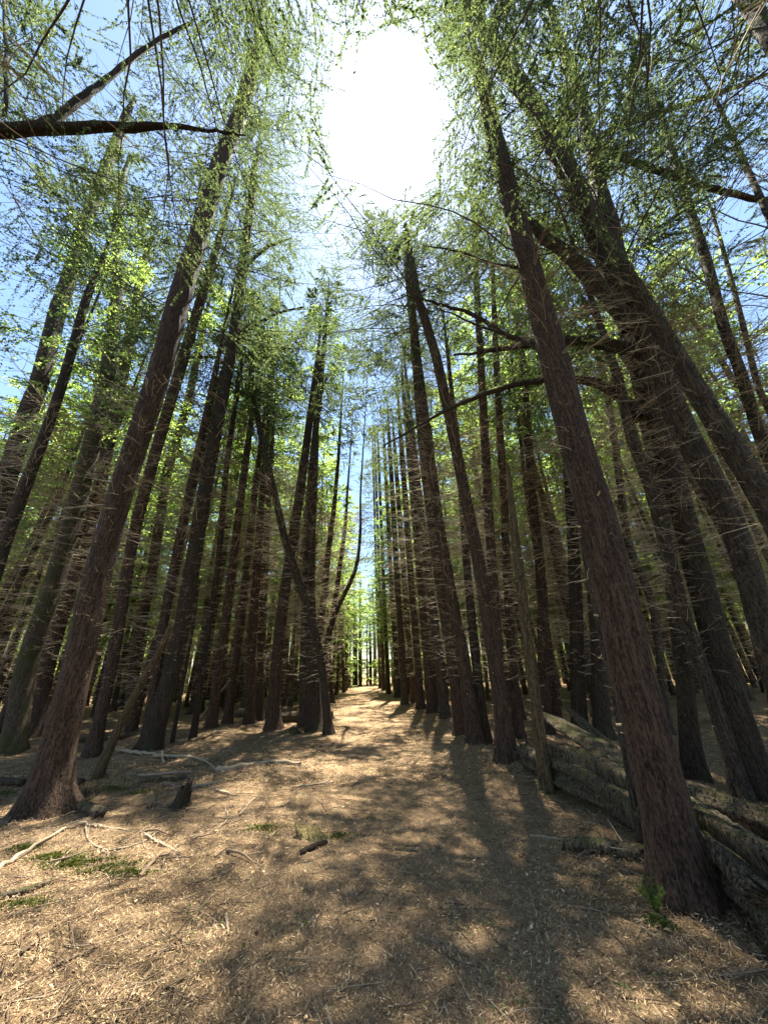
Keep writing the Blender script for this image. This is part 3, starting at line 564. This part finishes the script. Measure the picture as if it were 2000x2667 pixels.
# the wood beyond, one mass
r_ = np.random.default_rng(9); H = 14.5; zs = np.arange(-.1, H, 1.2); P = np.stack([.1 * np.sin(zs * .4), 0 * zs, zs], -1); R_ = .16 * (1 - .88 * zs.clip(0) / H)
tm = MB(); tm.tubes(P, R_, 6); n_t = tm.n
tw = MB(); dead_twigs(tw, P, R_, .5, 8, 70, 1.4, r_, 2, thick=2.2)
lm = MB(); br = MB(); crown(lm, br, P, R_, 2.0, H - .1, 44, 8, 6, 2.4, r_, leaf=(.17, .045))
bu_ = MB(); crown(bu_, br, P, R_, .15, 3.2, 26, 8, 8, 1.9, r_, leaf=(.15, .045))
masses = []
def cat_(mb): return np.concatenate(mb.V), np.concatenate(mb.Q)
far_pts = [(x, y) for _, x, y in far_] + [(r_.uniform(-75, 65), r_.uniform(70, 95)) for _ in range(110)]
far_pts += [(pathx(56) + u, 55 + v) for u, v in r_.uniform(-5, 5, (34, 2))]
root = empty('distant_wood', (0, 60, 0)); tag(root, 'the rest of the wood, trunks and foliage merging far behind the rows', 'woodland', kind='stuff')
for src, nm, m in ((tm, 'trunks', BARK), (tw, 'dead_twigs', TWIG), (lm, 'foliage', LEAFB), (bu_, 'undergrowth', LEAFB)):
    V, Q = cat_(src); out = MB(); r2 = np.random.default_rng(5)
    for x, y in (far_pts if nm != 'undergrowth' else [q for q in far_pts if q[1] > 40][::2] + [(pathx(53) + u, 53 + abs(u) * .3) for u in (-3.2, -1.6, 0, 1.5, 3.1, 4.5)]):
        a = r2.uniform(0, 6.28); c, s = math.cos(a), math.sin(a); sc = r2.uniform(.85, 1.15)
        v = V @ np.array([[c, s, 0], [-s, c, 0], [0, 0, 1]]) * sc + np.array([x, y - 60, 0]); out.add(v, Q)
    tag(out.build(nm, m, root, smooth=False), kind='stuff')
print('trees', NTREE[0], 'near', len(near_), 'far', len(far_pts))

# ------------------------------------------------------------------ fallen wood, stumps
def furrow(mb, P, R_, seed, n=36, groove=.16, ragged=.25, squash=1.0, seg=60):
    """a weathered log: deep grooves along the grain, ragged hollow ends"""
    r_ = np.random.default_rng(seed); P = np.asarray(P, float); u = np.linspace(0, 1, len(P)); v = np.linspace(0, 1, seg)
    C = np.stack([np.interp(v, u, P[:, i]) for i in range(3)], -1); R0 = np.interp(v, u, R_)
    for _ in range(3): C[1:-1] = (C[:-2] + 2 * C[1:-1] + C[2:]) / 4
    T_ = unit(np.gradient(C, axis=0)); A = unit(np.cross(T_, [0, 0, 1.0])); B = np.cross(A, T_)
    th = np.arange(n) * 2 * np.pi / n; q = np.zeros((seg, n)); ln = v[:, None] * np.linalg.norm(P[-1] - P[0])
    for i in range(9):
        k = int(r_.integers(3, 15)); q += np.sin(k * th[None] + ln * r_.uniform(-1.1, 1.1) + r_.uniform(0, 6.3) + .9 * np.sin(ln * r_.uniform(1, 3.5))) / (1 + .12 * k)
    q = q / 3; q = np.where(q < 0, q * 1.5, q * .6)
    rr = R0[:, None] * (1 + groove * q + .03 * r_.normal(size=q.shape))
    rr[0] *= .15; rr[-1] *= .15
    V = C[:, None] + rr[..., None] * (A[:, None] * np.cos(th)[None, :, None] + B[:, None] * squash * np.sin(th)[None, :, None])
    rag = r_.normal(0, ragged * float(np.max(R_)), n)
    V[1] += T_[1] * rag[:, None]; V[-2] += T_[-2] * rag[::-1, None]
    idx = np.arange(seg * n).reshape(seg, n)
    mb.add(V, np.stack([idx[:-1], np.roll(idx[:-1], -1, 1), np.roll(idx[1:], -1, 1), idx[1:]], -1))
    return C, R0
def log(name, label, pts, m=LOGM, cat='log', seed=1, n=36, groove=.16, squash=1.0, lift=0.0, seg=60, group=None, parts=None, branches=0):
    """pts: (px, py, width px, extra height m): ground contact under the log at that pixel"""
    P = []; R_ = []
    for (x, y, w, dz) in pts:
        r = w / 2 / F; g_, d = gnd(x, y); r = r * d; P.append(g_ + np.array([0, 0, r * squash * .85 + dz])); R_.append(r)
    P = np.array(P); b = P[0].copy(); b[2] -= R_[0]; root = empty(name, b)
    mb = MB(); C, R0 = furrow(mb, P - b, R_, seed, n, groove, squash=squash, seg=seg); mb.build('stem', m, root)
    if branches:
        r_ = np.random.default_rng(seed); t = MB()
        for _ in range(branches):
            i = int(r_.integers(3, seg - 3)); d = unit(r_.normal(0, 1, 3) + np.array([0, 0, .7])); l = r_.uniform(.1, .4); ss = np.linspace(0, 1, 4)
            t.tubes(C[i] + np.outer(ss * l, d), .007 * (1.2 - ss), 4)
        tag(t.build('broken_branches', TWIG, root), kind='stuff')
    tag(root, label, cat, group); return root, C + b, R0
LA = log('rotten_log', 'huge rotten grey log with deep furrows lying behind the biggest trunk on the right', [(1385, 2000, 70, 0), (1470, 2040, 88, 0), (1560, 2085, 105, 0), (1760, 2205, 138, 0), (2000, 2370, 165, 0), (2120, 2480, 200, 0)], seed=23, n=90, groove=.32, seg=170, branches=9)
# loose slabs that peel off the big log
def slab(parent, name, P, w, th_, m, seed, tip=True):
    r_ = np.random.default_rng(seed); P = np.asarray(P, float); v = np.linspace(0, 1, 40); u = np.linspace(0, 1, len(P))
    C = np.stack([np.interp(v, u, P[:, i]) for i in range(3)], -1); T_ = unit(np.gradient(C, axis=0)); A = unit(np.cross(T_, [0, 0, 1.0])); B = np.cross(A, T_); n = 18
    th = np.arange(n) * 2 * np.pi / n; wv = w * (1 - .9 * np.exp(-v / .12) * tip) * (1 - .7 * np.exp(-(1 - v) / .05)); gq = np.sin(5 * th[None] + 3 * v[:, None]) * .12 + np.sin(9 * th[None] + r_.uniform(0, 6) + 7 * v[:, None]) * .14 + r_.normal(0, .05, (40, n))
    rr = 1 + gq; V = C[:, None] + (A[:, None] * np.cos(th)[None, :, None] * wv[:, None, None] + B[:, None] * (th_ * np.sin(th))[None, :, None] * (wv / w)[:, None, None]) * rr[..., None]
    idx = np.arange(40 * n).reshape(40, n); mb = MB(); mb.add(V, np.stack([idx[:-1], np.roll(idx[:-1], -1, 1), np.roll(idx[1:], -1, 1), idx[1:]], -1))
    return mb.build(name, m, parent)
def at(x, y, like, dy=0.0):
    """point on the ray of a pixel as far north as the ground point under pixel `like`"""
    g_, _ = gnd(*like); r = ray(x, y); return CAM + r * ((g_[1] + dy) / r[1])
bl = np.array(LA[0].location)
slab(LA[0], 'splintered_slab', [at(1408, 1855, (1395, 2000), .1) - bl, at(1560, 1950, (1560, 2085), .1) - bl, at(1700, 2060, (1700, 2165), .1) - bl], .16, .07, LOGM, 3)
slab(LA[0], 'mossy_ledge', [at(1440, 2035, (1430, 2050), -.15) - bl, at(1540, 2075, (1540, 2100), -.15) - bl, at(1690, 2140, (1690, 2170), -.15) - bl], .10, .05, LOGM, 5)
UP = empty('mossy_log', at(1450, 1900, (1430, 1950), 0) * np.array([1, 1, 0])); bu = np.array(UP.location)
mb = MB(); furrow(mb, [at(1478, 1845, (1440, 1950)) - bu, at(1560, 1925, (1520, 1985)) - bu, at(1660, 2005, (1640, 2040)) - bu, at(1800, 2082, (1800, 2120)) - bu, at(2000, 2150, (2010, 2200)) - bu, at(2150, 2205, (2160, 2270)) - bu], [.05, .10, .13, .14, .13, .12], 8, 40, .2, seg=110); mb.build('stem', LOGM, UP)
tag(UP, 'narrow sunlit mossy log lying on the far side of the huge rotten one', 'log')
log('mossy_log', 'short dark mossy log on the litter left of the foot of the biggest trunk', [(1470, 2212, 26, 0), (1560, 2222, 34, 0), (1690, 2245, 36, 0)], seed=6, n=24, groove=.25, branches=5)
PO = log('fallen_pole', 'weathered grey split pole slanting down into the bottom right corner', [(1822, 2235, 16, .32), (1900, 2330, 28, .22), (2000, 2450, 38, .10), (2090, 2570, 46, .02)], m=LOGM, cat='pole', seed=9, n=20, groove=.2)
log('fallen_pole', 'thin dark root like pole with a pale edge below the grey split pole', [(1862, 2300, 8, .05), (1930, 2400, 12, 0), (2010, 2510, 18, 0), (2060, 2600, 20, 0)], m=PALEW, cat='pole', seed=10, n=12, groove=.25)
log('mossy_log', 'dark mossy log behind the lone reddish trunk, its left end ragged', [(615, 1868, 22, 0), (700, 1864, 24, 0), (770, 1866, 22, 0)], seed=12, n=24, groove=.2, branches=4)
log('mossy_log', 'dark log between the reddish trunk and the light brown trunk at the path edge', [(722, 1884, 26, 0), (790, 1880, 26, 0)], seed=13, m=BARKM, n=24, groove=.2)
log('mossy_log', 'low mossy log lying among sticks, bright yellow green on top', [(362, 2040, 13, 0), (420, 2036, 15, 0), (484, 2030, 12, 0)], seed=14, n=16, groove=.2, m=LOGM)
log('mossy_log', 'sawn mossy log end right of the foot of the nearest left trunk', [(206, 2112, 24, 0), (235, 2122, 26, 0), (260, 2132, 26, 0)], seed=15, n=20, groove=.1)
log('mossy_log', 'rotting mossy log sunk in litter at the lower left edge', [(-40, 2352, 18, -.01), (60, 2330, 20, -.01), (140, 2300, 14, -.01)], seed=16, n=16, groove=.2)
log('mossy_log', 'half buried log in the dark behind the thin dark stem', [(200, 1935, 12, 0), (320, 1925, 14, 0), (420, 1905, 12, 0)], seed=17, n=16, groove=.2)
log('bark_chunk', 'dark piece of bark lying just below the pale rotten stump', [(783, 2228, 13, 0), (815, 2214, 15, 0), (850, 2200, 12, 0)], m=BARKD, cat='bark', seed=18, n=12, groove=.2)
log('fallen_branch', 'thick grey branch end lying at the left edge behind the nearest trunk', [(-20, 2046, 18, .02), (60, 2048, 16, .01)], m=BARKG, cat='branch', seed=19, n=12, groove=.1)
log('fallen_branch', 'thick grey branch end poking out right of the nearest left trunk', [(170, 2050, 16, .03), (212, 2048, 14, .03)], m=BARKG, cat='branch', seed=20, n=12, groove=.1)

def stump(label, x, y, w, h, m=LOGM, seed=1, jag=.3, lean=(0, 0), top=None):
    g_, d = gnd(x, y); r = w / 2 / F * d; root = empty('tree_stump', g_); r_ = np.random.default_rng(seed); n = 26; mb = MB()
    th = np.arange(n) * 2 * np.pi / n; lev = [-.05, 0, .1, .3, .6, 1]; rad = [1.5, 1.35, 1.15, 1.02, .95, .9]
    ph = r_.uniform(0, 6.3, 4); lob = 1 + .12 * np.sin(3 * th + ph[0]) + .1 * np.sin(5 * th + ph[1]) + .07 * np.sin(9 * th + ph[2])
    topz = 1 + jag * (np.sin(2 * th + ph[3]) + .8 * r_.normal(size=n)) * .5
    V = []
    for l, q in zip(lev, rad):
        z = h * np.where(l > 0, l * topz, l) + (0 if l > 0 else l * .2); V.append(np.stack([r * q * lob * np.cos(th) + lean[0] * z, r * q * lob * np.sin(th) + lean[1] * z, z], -1))
    for q, zz in ((.7, .8), (.35, .55), (.02, .5)):
        z = h * topz * zz; V.append(np.stack([r * q * lob * np.cos(th) + lean[0] * z, r * q * lob * np.sin(th) + lean[1] * z, z + 0 * th], -1))
    V = np.array(V); k = len(V); idx = np.arange(k * n).reshape(k, n)
    mb.add(V, np.stack([idx[:-1], np.roll(idx[:-1], -1, 1), np.roll(idx[1:], -1, 1), idx[1:]], -1)); mb.build('stump_wood', m, root)
    tag(root, label, 'stump'); return root, g_, r
stump('small dark jagged stump on the litter left of the path', 470, 2092, 34, .17, BARKD, 3, .5, (.25, 0))
stump('mossy cut stump at the left edge of the path beyond the left row', 852, 1872, 34, .24, BARKM, 4, .1)
ST = stump('pale yellow rotten stump crumbling in a low mound beside the path', 812, 2182, 60, .075, SAWN, 6, .8, (-.5, .1))
stump('bright yellow mossy stump among sticks right of the nearest left trunk', 232, 2072, 34, .14, LOGM, 7, .4)
stump('low mossy stump in the grassy bits between the reddish and light brown trunks', 765, 1905, 22, .12, BARKM, 8, .3)
# pale leaning pole
T([(247, 2030, 34), (290, 1935, 29), (337, 1837, 26), (400, 1725, 20), (458, 1620, 15), (470, 1598, 6)], 'pale bare pole leaning right toward the almost black trunk', m=PALEW, snag=True, name='leaning_pole', cat='dead tree', twigs=(.5, 2.5, 12, .4), H=3, cr=None, flare=.15)

# ------------------------------------------------------------------ sticks, each its own object
def stick(label, pts, w, group=None, up=0.0, m=STICK, end=None):
    P = []; R_ = []
    for i, p in enumerate(pts):
        g_, d = gnd(*p); r = max(w / 2 / F * d, .002); g_[2] += r * .8 + up * (i / (len(pts) - 1)); P.append(g_); R_.append(r)
    if end: P[-1] = at(end[0], end[1], pts[0]);
    P = np.array(P); b = P[0].copy(); u = np.linspace(0, 1, len(P)); v = np.linspace(0, 1, 14)
    Q = np.stack([np.interp(v, u, P[:, i]) for i in range(3)], -1) - b; Rq = np.interp(v, u, R_)
    for _ in range(2): Q[1:-1] = (Q[:-2] + 2 * Q[1:-1] + Q[2:]) / 4
    r_ = np.random.default_rng(int(abs(pts[0][0]) * 13 + pts[0][1])); L_ = np.linalg.norm(Q[-1]); Q[1:-1] += r_.normal(0, .007, (12, 3)) * min(L_, 1)
    mb = MB(); mb.tubes(Q, Rq * np.linspace(1.15, .55, 14), 7)
    for _ in range(int(r_.integers(1, 5))):
        i = int(r_.integers(2, 12)); d = unit(unit(Q[i + 1] - Q[i]) * .7 + r_.normal(0, .5, 3) * [1, 1, .3]); l = L_ * r_.uniform(.1, .3); ss = np.linspace(0, 1, 4)
        mb.tubes(Q[i] + np.outer(ss * l, d), Rq[i] * .5 * (1.2 - ss), 4)
    o = mb.build('fallen_stick', m, None); o.location = tuple(b); tag(o, label, 'stick', group); return o
SK = [
 ('long pale barkless stick running to the lower left edge below the nearest trunk', [(-30, 2282), (80, 2215), (169, 2163)], 12),
 ('pale stick lying right of the nearest left trunk above the green moss', [(205, 2148), (290, 2158), (395, 2175)], 7),
 ('grey bowed stick curving like a bowl on the left slope', [(223, 2157), (229, 2196), (289, 2223), (377, 2196), (416, 2166)], 5),
 ('short pale stick lying across the dark green moss', [(142, 2259), (187, 2214)], 6),
 ('yellow green mossy stick standing out on the litter right of the moss', [(362, 2289), (419, 2226)], 10),
 ('brown stick slanting down right of the bowed grey one', [(377, 2178), (467, 2223)], 6),
 ('white bleached branch in front of the almost black trunk', [(292, 1952), (337, 1964), (407, 1967)], 10),
 ('white bleached branch right of the other white one', [(404, 1972), (500, 1973), (545, 1985)], 7),
 ('short white stub crossing the bleached branch', [(422, 1962), (428, 1992)], 8),
 ('pale straight stick below the bleached branches', [(362, 2022), (500, 2013)], 6),
 ('reddish stick leading to the small dark stump', [(428, 2043), (500, 2062)], 7),
 ('stick slanting up to the left of the small dark stump', [(386, 2107), (425, 2052)], 7),
 ('longest grey branch arching out onto the path from the left', [(565, 2012), (610, 2007), (675, 1993), (725, 1989), (783, 1994)], 13),
 ('brown bent branch joining the longest grey branch from the left', [(400, 1971), (490, 1971), (537, 1985), (563, 2011)], 7),
 ('short stick crossing the foot of the longest grey branch', [(570, 2000), (588, 2032)], 6),
 ('brown stick below the thin dark pole tree', [(494, 1935), (581, 1909)], 9),
 ('pale stick running right from the small dark stump', [(494, 2054), (581, 2038)], 7),
 ('thin pale stick in the sunny patch of the path', [(762, 2052), (867, 2040)], 5),
 ('curved grey stick beside the path left of the rotten stump', [(624, 2126), (653, 2090), (671, 2076)], 5),
 ('bent grey stick below and right of the small dark stump', [(559, 2170), (595, 2134), (588, 2108)], 5),
 ('slender stick standing out below left of the rotten stump', [(682, 2249), (697, 2195)], 5),
 ('pale splinter right of the small dark stump', [(563, 2061), (617, 2074)], 6),
 ('brown stick slanting on the shaded litter left of centre', [(400, 2188), (469, 2228)], 6),
 ('thin stick lying level below the brown slanting one', [(422, 2239), (545, 2228)], 4),
 ('short pale curved stick on the near litter left of centre', [(814, 2395), (818, 2437)], 6),
 ('brown stick on the near litter in the middle', [(1088, 2437), (1156, 2471)], 7),
 ('pale upright lying stick on the near litter right of centre', [(1185, 2370), (1183, 2425)], 5),
 ('thin stick in the dappled light in front of the row', [(1016, 2286), (1046, 2336)], 5),
 ('pale bent stick left of the fir seedling', [(1383, 2328), (1396, 2395)], 6),
 ('forked brown stick near the bottom edge', [(1135, 2581), (1185, 2585), (1223, 2602)], 5),
 ('stick slanting near the bottom edge right of centre', [(1219, 2547), (1274, 2585)], 6),
 ('pale thick stub at the bottom edge', [(848, 2632), (864, 2680)], 11),
 ('dark stick on the shaded litter near the bottom', [(928, 2501), (953, 2467)], 7),
 ('pale stick at the lower left', [(588, 2386), (596, 2440)], 8),
 ('stick in the sunny litter at the lower left corner', [(54, 2488), (120, 2440)], 9),
 ('long dark branch half sunk at the lower left corner', [(-40, 2620), (180, 2500), (240, 2480)], 9),
 ('thin pale stick touching the short mossy log from the left', [(1380, 2178), (1460, 2190), (1540, 2195)], 6),
 ('crooked twiggy stick in front of the short mossy log', [(1500, 2310), (1530, 2370)], 5),
]
for lb, p, w in SK: stick(lb, p, w, m=PALES if 'pale' in lb or 'white' in lb or 'grey' in lb else STICK)
stick('long thin stick leaning up behind the pole tree', [(516, 1881), (540, 1850)], 6, end=(613, 1754))
stick('thin stick standing slanted out of the moss at the left', [(212, 2100), (214, 2096)], 5, end=(218, 2075))
# smaller sticks scattered over the left slope and along the right row
r_ = np.random.default_rng(21)
for k in range(70):
    if k < 52: x, y = r_.uniform(-60, 640), 1925 + 350 * r_.uniform() ** 1.3
    else: x, y = r_.uniform(1250, 1640), r_.uniform(2080, 2450)
    g_, d = gnd(x, y)
    if abs(g_[0] - pathx(g_[1])) < .9: continue
    a = r_.normal(.15, .6); l = r_.uniform(.15, .6) if k < 52 else r_.uniform(.1, .25); s = np.linspace(0, 1, 9)
    Q = np.stack([s * l * math.cos(a), s * l * math.sin(a), .02 * np.sin(s * 3) + r_.normal(0, .1) * s * .2], -1) + np.cumsum(r_.normal(0, .006, (9, 3)), 0)
    Q[:, 2] += hgt(Q[:, 0] + g_[0], Q[:, 1] + g_[1]) - g_[2] + .008
    mb = MB(); w = r_.uniform(.004, .012) * (1 if k < 52 else .6); mb.tubes(Q, w * (1.2 - .8 * s), 6)
    i = int(r_.integers(2, 7)); mb.tubes(Q[i] + np.outer(np.linspace(0, 1, 4) * l * .3, unit(np.array([math.cos(a + .7), math.sin(a + .7), .1]))), w * .5 * np.linspace(1, .4, 4), 4)
    o = mb.build('fallen_stick', STICK); o.location = tuple(g_)
    side = 'left of the path' if k < 52 else 'right of the path'
    tag(o, f'weathered thin stick lying on the litter {side}', 'stick', f'small sticks strewn {side}')

# ------------------------------------------------------------------ litter, debris, moss
def scatter(n, y0, y1, p=1.0, spread=1.15):
    y = y0 + (y1 - y0) * rng.uniform(size=n) ** p; x = rng.uniform(-1, 1, n) * (spread * y + 1.6)
    return x, y
def slivers(mb, x, y, l, w, tilt=.35, dz=.004, up=0):
    n = len(x); a = rng.uniform(0, 6.283, n); d = unit(np.stack([np.cos(a), np.sin(a), rng.normal(up, tilt, n)], -1)); U = unit(np.cross(d, rng.normal(0, .4, (n, 3)) + [0, 0, 1]))
    mb.leaves(np.stack([x, y, hgt(x, y) + dz + rng.uniform(0, .012, n) + .014 * (np.sin(31 * x + 9 * y) * np.sin(27 * y - 11 * x) * np.sin(7 * x + 5 * y)).clip(0)], -1), d, U, l, w)
mb = MB()
x, y = scatter(330000, 2.1, 7.5, 1.15); slivers(mb, x, y, rng.uniform(.01, .045, len(x)), rng.uniform(.001, .0027, len(x)), .5, .004, .08)
x, y = scatter(150000, 6.5, 20, 1.3, 1.0); slivers(mb, x, y, rng.uniform(.03, .08, len(x)), rng.uniform(.003, .006, len(x)))
tag(mb.build('needle_litter', LITTER, smooth=False), 'brown carpet of fallen needles and bits of twig', 'litter', kind='stuff')
# curled dead leaves
mb = MB(); x, y = scatter(2600, 2.2, 12, 1.3); slivers(mb, x, y, rng.uniform(.02, .045, len(x)), rng.uniform(.007, .014, len(x)), .5, .006)
tag(mb.build('dead_leaves', LITTER, smooth=False), 'curled dead leaves among the needles', 'leaves', kind='stuff')
mb = MB()
n = 8500; x, y = scatter(n, 2.2, 16, 1.3, 1.1); off = np.abs(x - pathx(y)) ; k = rng.uniform(size=n) < np.where(off < 1.3, .35, 1.0) ; x, y = x[k], y[k]; n = len(x)
a = rng.uniform(0, 6.28, n); l = rng.uniform(.05, .32, n) * np.where(x < -1, 1.4, 1); s = np.linspace(0, 1, 6)
cv = rng.normal(0, .35, n)[:, None] * s ** 2
Q = np.stack([x[:, None] + l[:, None] * (s * np.cos(a)[:, None] - cv * np.sin(a)[:, None]), y[:, None] + l[:, None] * (s * np.sin(a)[:, None] + cv * np.cos(a)[:, None]), 0 * s + 0 * x[:, None]], -1)
Q[..., 2] = hgt(Q[..., 0], Q[..., 1]) + .007 + rng.uniform(0, .12, (n, 1)) * s * l[:, None]
mb.tubes(Q, rng.uniform(.0015, .004, (n, 1)) * (1.2 - .6 * s)[None], 4)
tag(mb.build('twig_debris', STICK), 'countless small twigs lying in the litter', 'twigs', kind='stuff')
# moss
mb = MB()
def mosspatch(px, py, rx, ry, n, h=.02):
    g_, d = gnd(px, py); n = int(n * .8); t = rng.uniform(0, 6.28, n); q = np.abs(rng.normal(0, .62, n)); rx = rx * (1 + .4 * np.sin(t * 2 + px)); ry = ry * (1 + .4 * np.sin(t * 3 + py))
    x = g_[0] + rx * q * np.cos(t) * (1 + .3 * np.sin(3 * t)); y = g_[1] + ry * q * np.sin(t); a = rng.uniform(0, 6.28, n)
    D_ = unit(np.stack([np.cos(a), np.sin(a), rng.uniform(.1, 1.4, n)], -1)); U_ = unit(np.cross(D_, rng.normal(0, 1, (n, 3))))
    mb.leaves(np.stack([x, y, hgt(x, y) + .004 + h * (1 - q).clip(0) * rng.uniform(.3, 1, n)], -1), D_, U_, rng.uniform(.012, .028, n), rng.uniform(.004, .008, n))
for q in [(60, 2213, .16, .07, 1500), (125, 2235, .2, .08, 2200), (195, 2252, .26, .1, 3600), (270, 2266, .25, .08, 2600), (340, 2276, .2, .06, 1500), (180, 2065, .2, .12, 1300), (285, 2055, .35, .14, 1600), (150, 2092, .15, .08, 700), (370, 2065, .3, .1, 900),
          (1708, 2402, .08, .05, 900), (1738, 2418, .07, .04, 700), (640, 1905, .5, .2, 900), (760, 1905, .4, .2, 900), (560, 1935, .5, .15, 700), (480, 2000, .4, .1, 500), (1440, 2065, .2, .1, 600), (690, 2160, .35, .16, 1300), (880, 2180, .2, .1, 500), (60, 2360, .3, .1, 900), (20, 2060, .3, .15, 900)]: mosspatch(*q)
tag(mb.build('moss', MOSS, smooth=False), 'patches of yellow green moss on the litter', 'moss', kind='stuff')
mb = MB(); x, y = scatter(2600, 2.2, 9, 1.2); k = (np.sin(2.3 * x + 1.1 * y) * np.sin(1.9 * y - x) > .1); x, y = x[k], y[k]
for _ in range(4): slivers(mb, x + rng.normal(0, .006, len(x)), y + rng.normal(0, .006, len(x)), rng.uniform(.01, .022, len(x)), rng.uniform(.003, .007, len(x)), .3, .012, .4)
tag(mb.build('ground_sprouts', SPRIG, smooth=False), 'tiny green sprouts dotted through the litter', 'sprouts', kind='stuff')
# fir seedling at the foot of the biggest trunk
g_, d = gnd(1712, 2385); root = empty('fir_seedling', g_); st = MB(); lf = MB(); r_ = np.random.default_rng(2)
for k in range(16):
    a = r_.uniform(0, 6.28); l = r_.uniform(.10, .24); s = np.linspace(0, 1, 5); d_ = unit(np.array([.4 * math.cos(a), .4 * math.sin(a), 1.2]))
    Q = np.outer(s * l, d_) + np.outer(s ** 2, [.03 * math.cos(a), .03 * math.sin(a), -.02]); st.tubes(Q, .0018 * (1.2 - s), 4)
    n = 90; t = r_.uniform(.15, 1, n) * 3.999; i = t.astype(int); f = (t - i)[:, None]; S = Q[i] * (1 - f) + Q[i + 1] * f
    D_ = unit(r_.normal(0, .7, (n, 3)) + d_); lf.leaves(S, D_, unit(np.cross(D_, r_.normal(0, 1, (n, 3)))), r_.uniform(.012, .028, n), r_.uniform(.0015, .003, n))
st.build('stems', LIMB, root); tag(lf.build('needles', SPRIG, root, smooth=False), kind='stuff')
tag(root, 'bright green feathery seedling at the foot of the biggest trunk', 'seedling')
